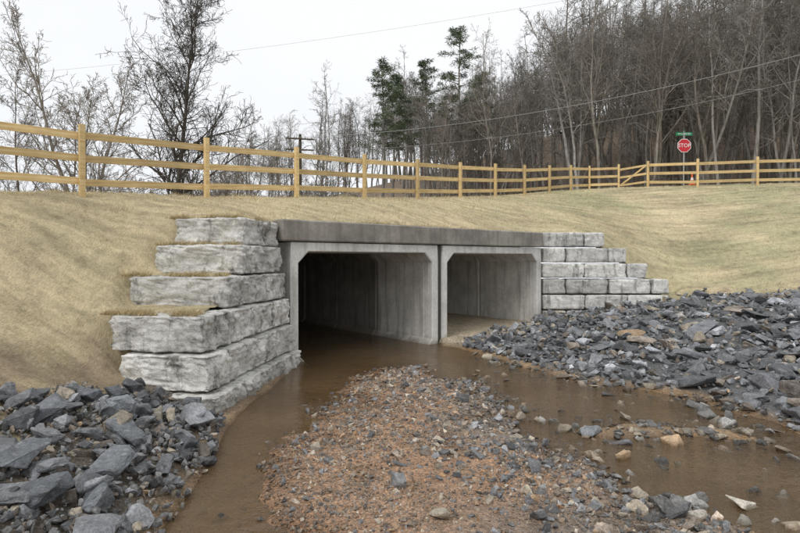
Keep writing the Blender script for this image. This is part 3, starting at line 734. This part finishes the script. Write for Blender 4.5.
def pine(seed,H,name,x,y,crown=.45,wid=.16):
    R=random.Random(seed); e=empty(name,(x,y,float(farH(np.array([x]),np.array([y]))[0])-.3))
    segs=[];tips=[]; p=Vector((0,0,0)); n=14; d=Vector((0,0,1)); pts=[p.copy()]
    for i in range(n):
        d=(d+Vector((R.gauss(0,.03),R.gauss(0,.03),.1))).normalized(); p1=p+d*H/n
        segs.append((*p,.22*(1-i/n*.85),*p1,.22*(1-(i+1)/n*.85),0)); p=p1; pts.append(p.copy())
    nb=44
    for j in range(nb):
        f=crown+(1-crown)*(j/nb)**.9; k=min(int(f*n),n-1); b=pts[k].lerp(pts[k+1],f*n-k)
        L=H*wid*(1.25-1.0*((f-crown)/(1-crown)))*R.uniform(.4,1.25); ph=R.uniform(0,6.28)
        dd=Vector((math.cos(ph),math.sin(ph),R.uniform(-.05,.45))).normalized(); q=b
        for s in range(4):
            dd=(dd+Vector((R.gauss(0,.12),R.gauss(0,.12),R.gauss(.04,.1)))).normalized(); q1=q+dd*L/4
            segs.append((*q,.05*(1-s/5),*q1,.05*(1-(s+1)/5),1)); q=q1
            if s>=1: tips.append(q+Vector((R.gauss(0,.15),R.gauss(0,.15),R.gauss(.1,.1))))
    obj('trunk',tree_mesh('pine_trunk',segs,M_bark),e)
    T=np.array([t[:] for t in tips]); m=60; n_=len(T)*m
    rad=np.repeat(rng.uniform(.25,.6,len(T)),m)
    dirs=rng.normal(0,1,(n_,3)); dirs/=np.linalg.norm(dirs,axis=1)[:,None]; dirs[:,2]*=.5
    c=np.repeat(T,m,0)+dirs*rad[:,None]*rng.uniform(.2,1,n_)[:,None]
    tip=c+dirs*.28+rng.normal(0,.07,(n_,3)); sd=np.cross(dirs,rng.normal(0,1,(n_,3))); sd/=np.linalg.norm(sd,axis=1)[:,None]+1e-9; sd*=.035
    V=np.stack([c-sd,c+sd,tip],1).reshape(-1,3)
    cb=np.repeat(rng.uniform(.6,1.25,len(T)),m)[:,None]*np.array([.11,.145,.08])*rng.uniform(.7,1.3,(n_,1))
    obj('needles',fast_mesh('pine_needles',V,np.arange(n_*3).reshape(-1,3),False,np.repeat(cb,3,0),M_needle),e)
pine(1,20,'pine_tree',6.2,56,.35,.17); pine(2,18,'pine_tree',-2.2,60,.45,.17); pine(3,18,'pine_tree',2.9,63,.45,.15); pine(4,17,'pine_tree',-.9,66,.5,.16)
pine(5,15,'pine_tree',9.5,66,.45,.14); pine(6,14,'pine_tree',22,70,.4,.16)

# ---------------------------------------------------------------- utility poles and wires
def upole(x,y,h,name='utility_pole'):
    z=float(farH(np.array([x]),np.array([y]))[0]); e=empty(name,(x,y,z))
    bm=bmesh.new(); bmesh.ops.create_cone(bm,cap_ends=True,segments=14,radius1=.17,radius2=.11,depth=h)
    me=bpy.data.meshes.new('pole'); bm.to_mesh(me); bm.free(); me.materials.append(M_pole); o=obj('pole',me,e); o.location=(0,0,h/2)
    for k in (.4,1.3): box('crossarm_%d'%(k>1),0,-.16,h-k,2.3,.1,.12,M_pole,e,.25,.01)
    for i in (-1,-.45,.45,1): box('insulator_%d'%int(i*10),i*math.cos(.25),i*math.sin(.25)-.16,h-.27,.07,.07,.14,M_steel,e,0,.02)
    return Vector((x,y,z+h))
t1=upole(-8.3,45,9.2); t2=upole(30,33,10.0)
def wire(a,b,sag,name='power_line',r=.012):
    cu=bpy.data.curves.new(name,'CURVE'); cu.dimensions='3D'; cu.bevel_depth=r; s=cu.splines.new('POLY'); n=24; s.points.add(n)
    for i in range(n+1):
        t=i/n; p=a.lerp(b,t); s.points[i].co=(p.x,p.y,p.z-sag*4*t*(1-t),1)
    cu.materials.append(M_steel); link(bpy.data.objects.new(name,cu))
wire(t1+Vector((0,-.2,-.3)),t2+Vector((0,-.2,-.3)),1.3,r=.016); wire(t1+Vector((0,-.2,-1.4)),t2+Vector((0,-.2,-1.9)),1.4,r=.010)
wire(Vector((-40,42,16)),Vector((30,33,22)),1.4,r=.007)

# ---------------------------------------------------------------- light, sky, camera
w=bpy.data.worlds.new('World'); scene.world=w; w.use_nodes=True; nt=w.node_tree; bg=nt.nodes['Background']
sky=nt.nodes.new('ShaderNodeTexSky'); sky.sky_type='NISHITA'; sky.sun_disc=False
EL=math.radians(48); AZ=math.radians(215)
sky.sun_elevation=EL; sky.sun_rotation=AZ; sky.dust_density=4; sky.ozone_density=1
tc=nt.nodes.new('ShaderNodeTexCoord'); nz=nt.nodes.new('ShaderNodeTexNoise'); nz.inputs['Scale'].default_value=1.6; nz.inputs['Detail'].default_value=4
nt.links.new(tc.outputs['Generated'],nz.inputs['Vector'])
rp_=nt.nodes.new('ShaderNodeValToRGB'); rp_.color_ramp.elements[0].position=.3; rp_.color_ramp.elements[0].color=(.86,.885,.925,1); rp_.color_ramp.elements[1].position=.65; rp_.color_ramp.elements[1].color=(.965,.98,1.0,1)
nt.links.new(nz.outputs['Fac'],rp_.inputs[0])
ml=nt.nodes.new('ShaderNodeVectorMath'); ml.operation='SCALE'; ml.inputs['Scale'].default_value=10.8; nt.links.new(rp_.outputs[0],ml.inputs[0])
mx=nt.nodes.new('ShaderNodeMix'); mx.data_type='RGBA'; mx.inputs[0].default_value=.94
nt.links.new(sky.outputs[0],mx.inputs[6]); nt.links.new(ml.outputs[0],mx.inputs[7]); nt.links.new(mx.outputs[2],bg.inputs[0]); bg.inputs[1].default_value=.1
sl=bpy.data.lights.new('sun','SUN'); sl.energy=1.3; sl.angle=math.radians(30); sl.color=(1,.985,.965)
so=link(bpy.data.objects.new('sun',sl))
dirv=Vector((math.sin(AZ)*math.cos(EL),math.cos(AZ)*math.cos(EL),math.sin(EL)))
so.rotation_euler=dirv.to_track_quat('Z','Y').to_euler(); so.location=dirv*60

cam=bpy.data.cameras.new('camera'); cam.lens=24.3; cam.sensor_width=36; cam.clip_end=2000; cam.clip_start=.05
co=link(bpy.data.objects.new('camera',cam)); co.location=(0,0,2.3); co.rotation_euler=(math.radians(90-.69),0,0)
scene.camera=co
scene.view_settings.view_transform='Standard'; scene.view_settings.look='None'; scene.view_settings.exposure=0
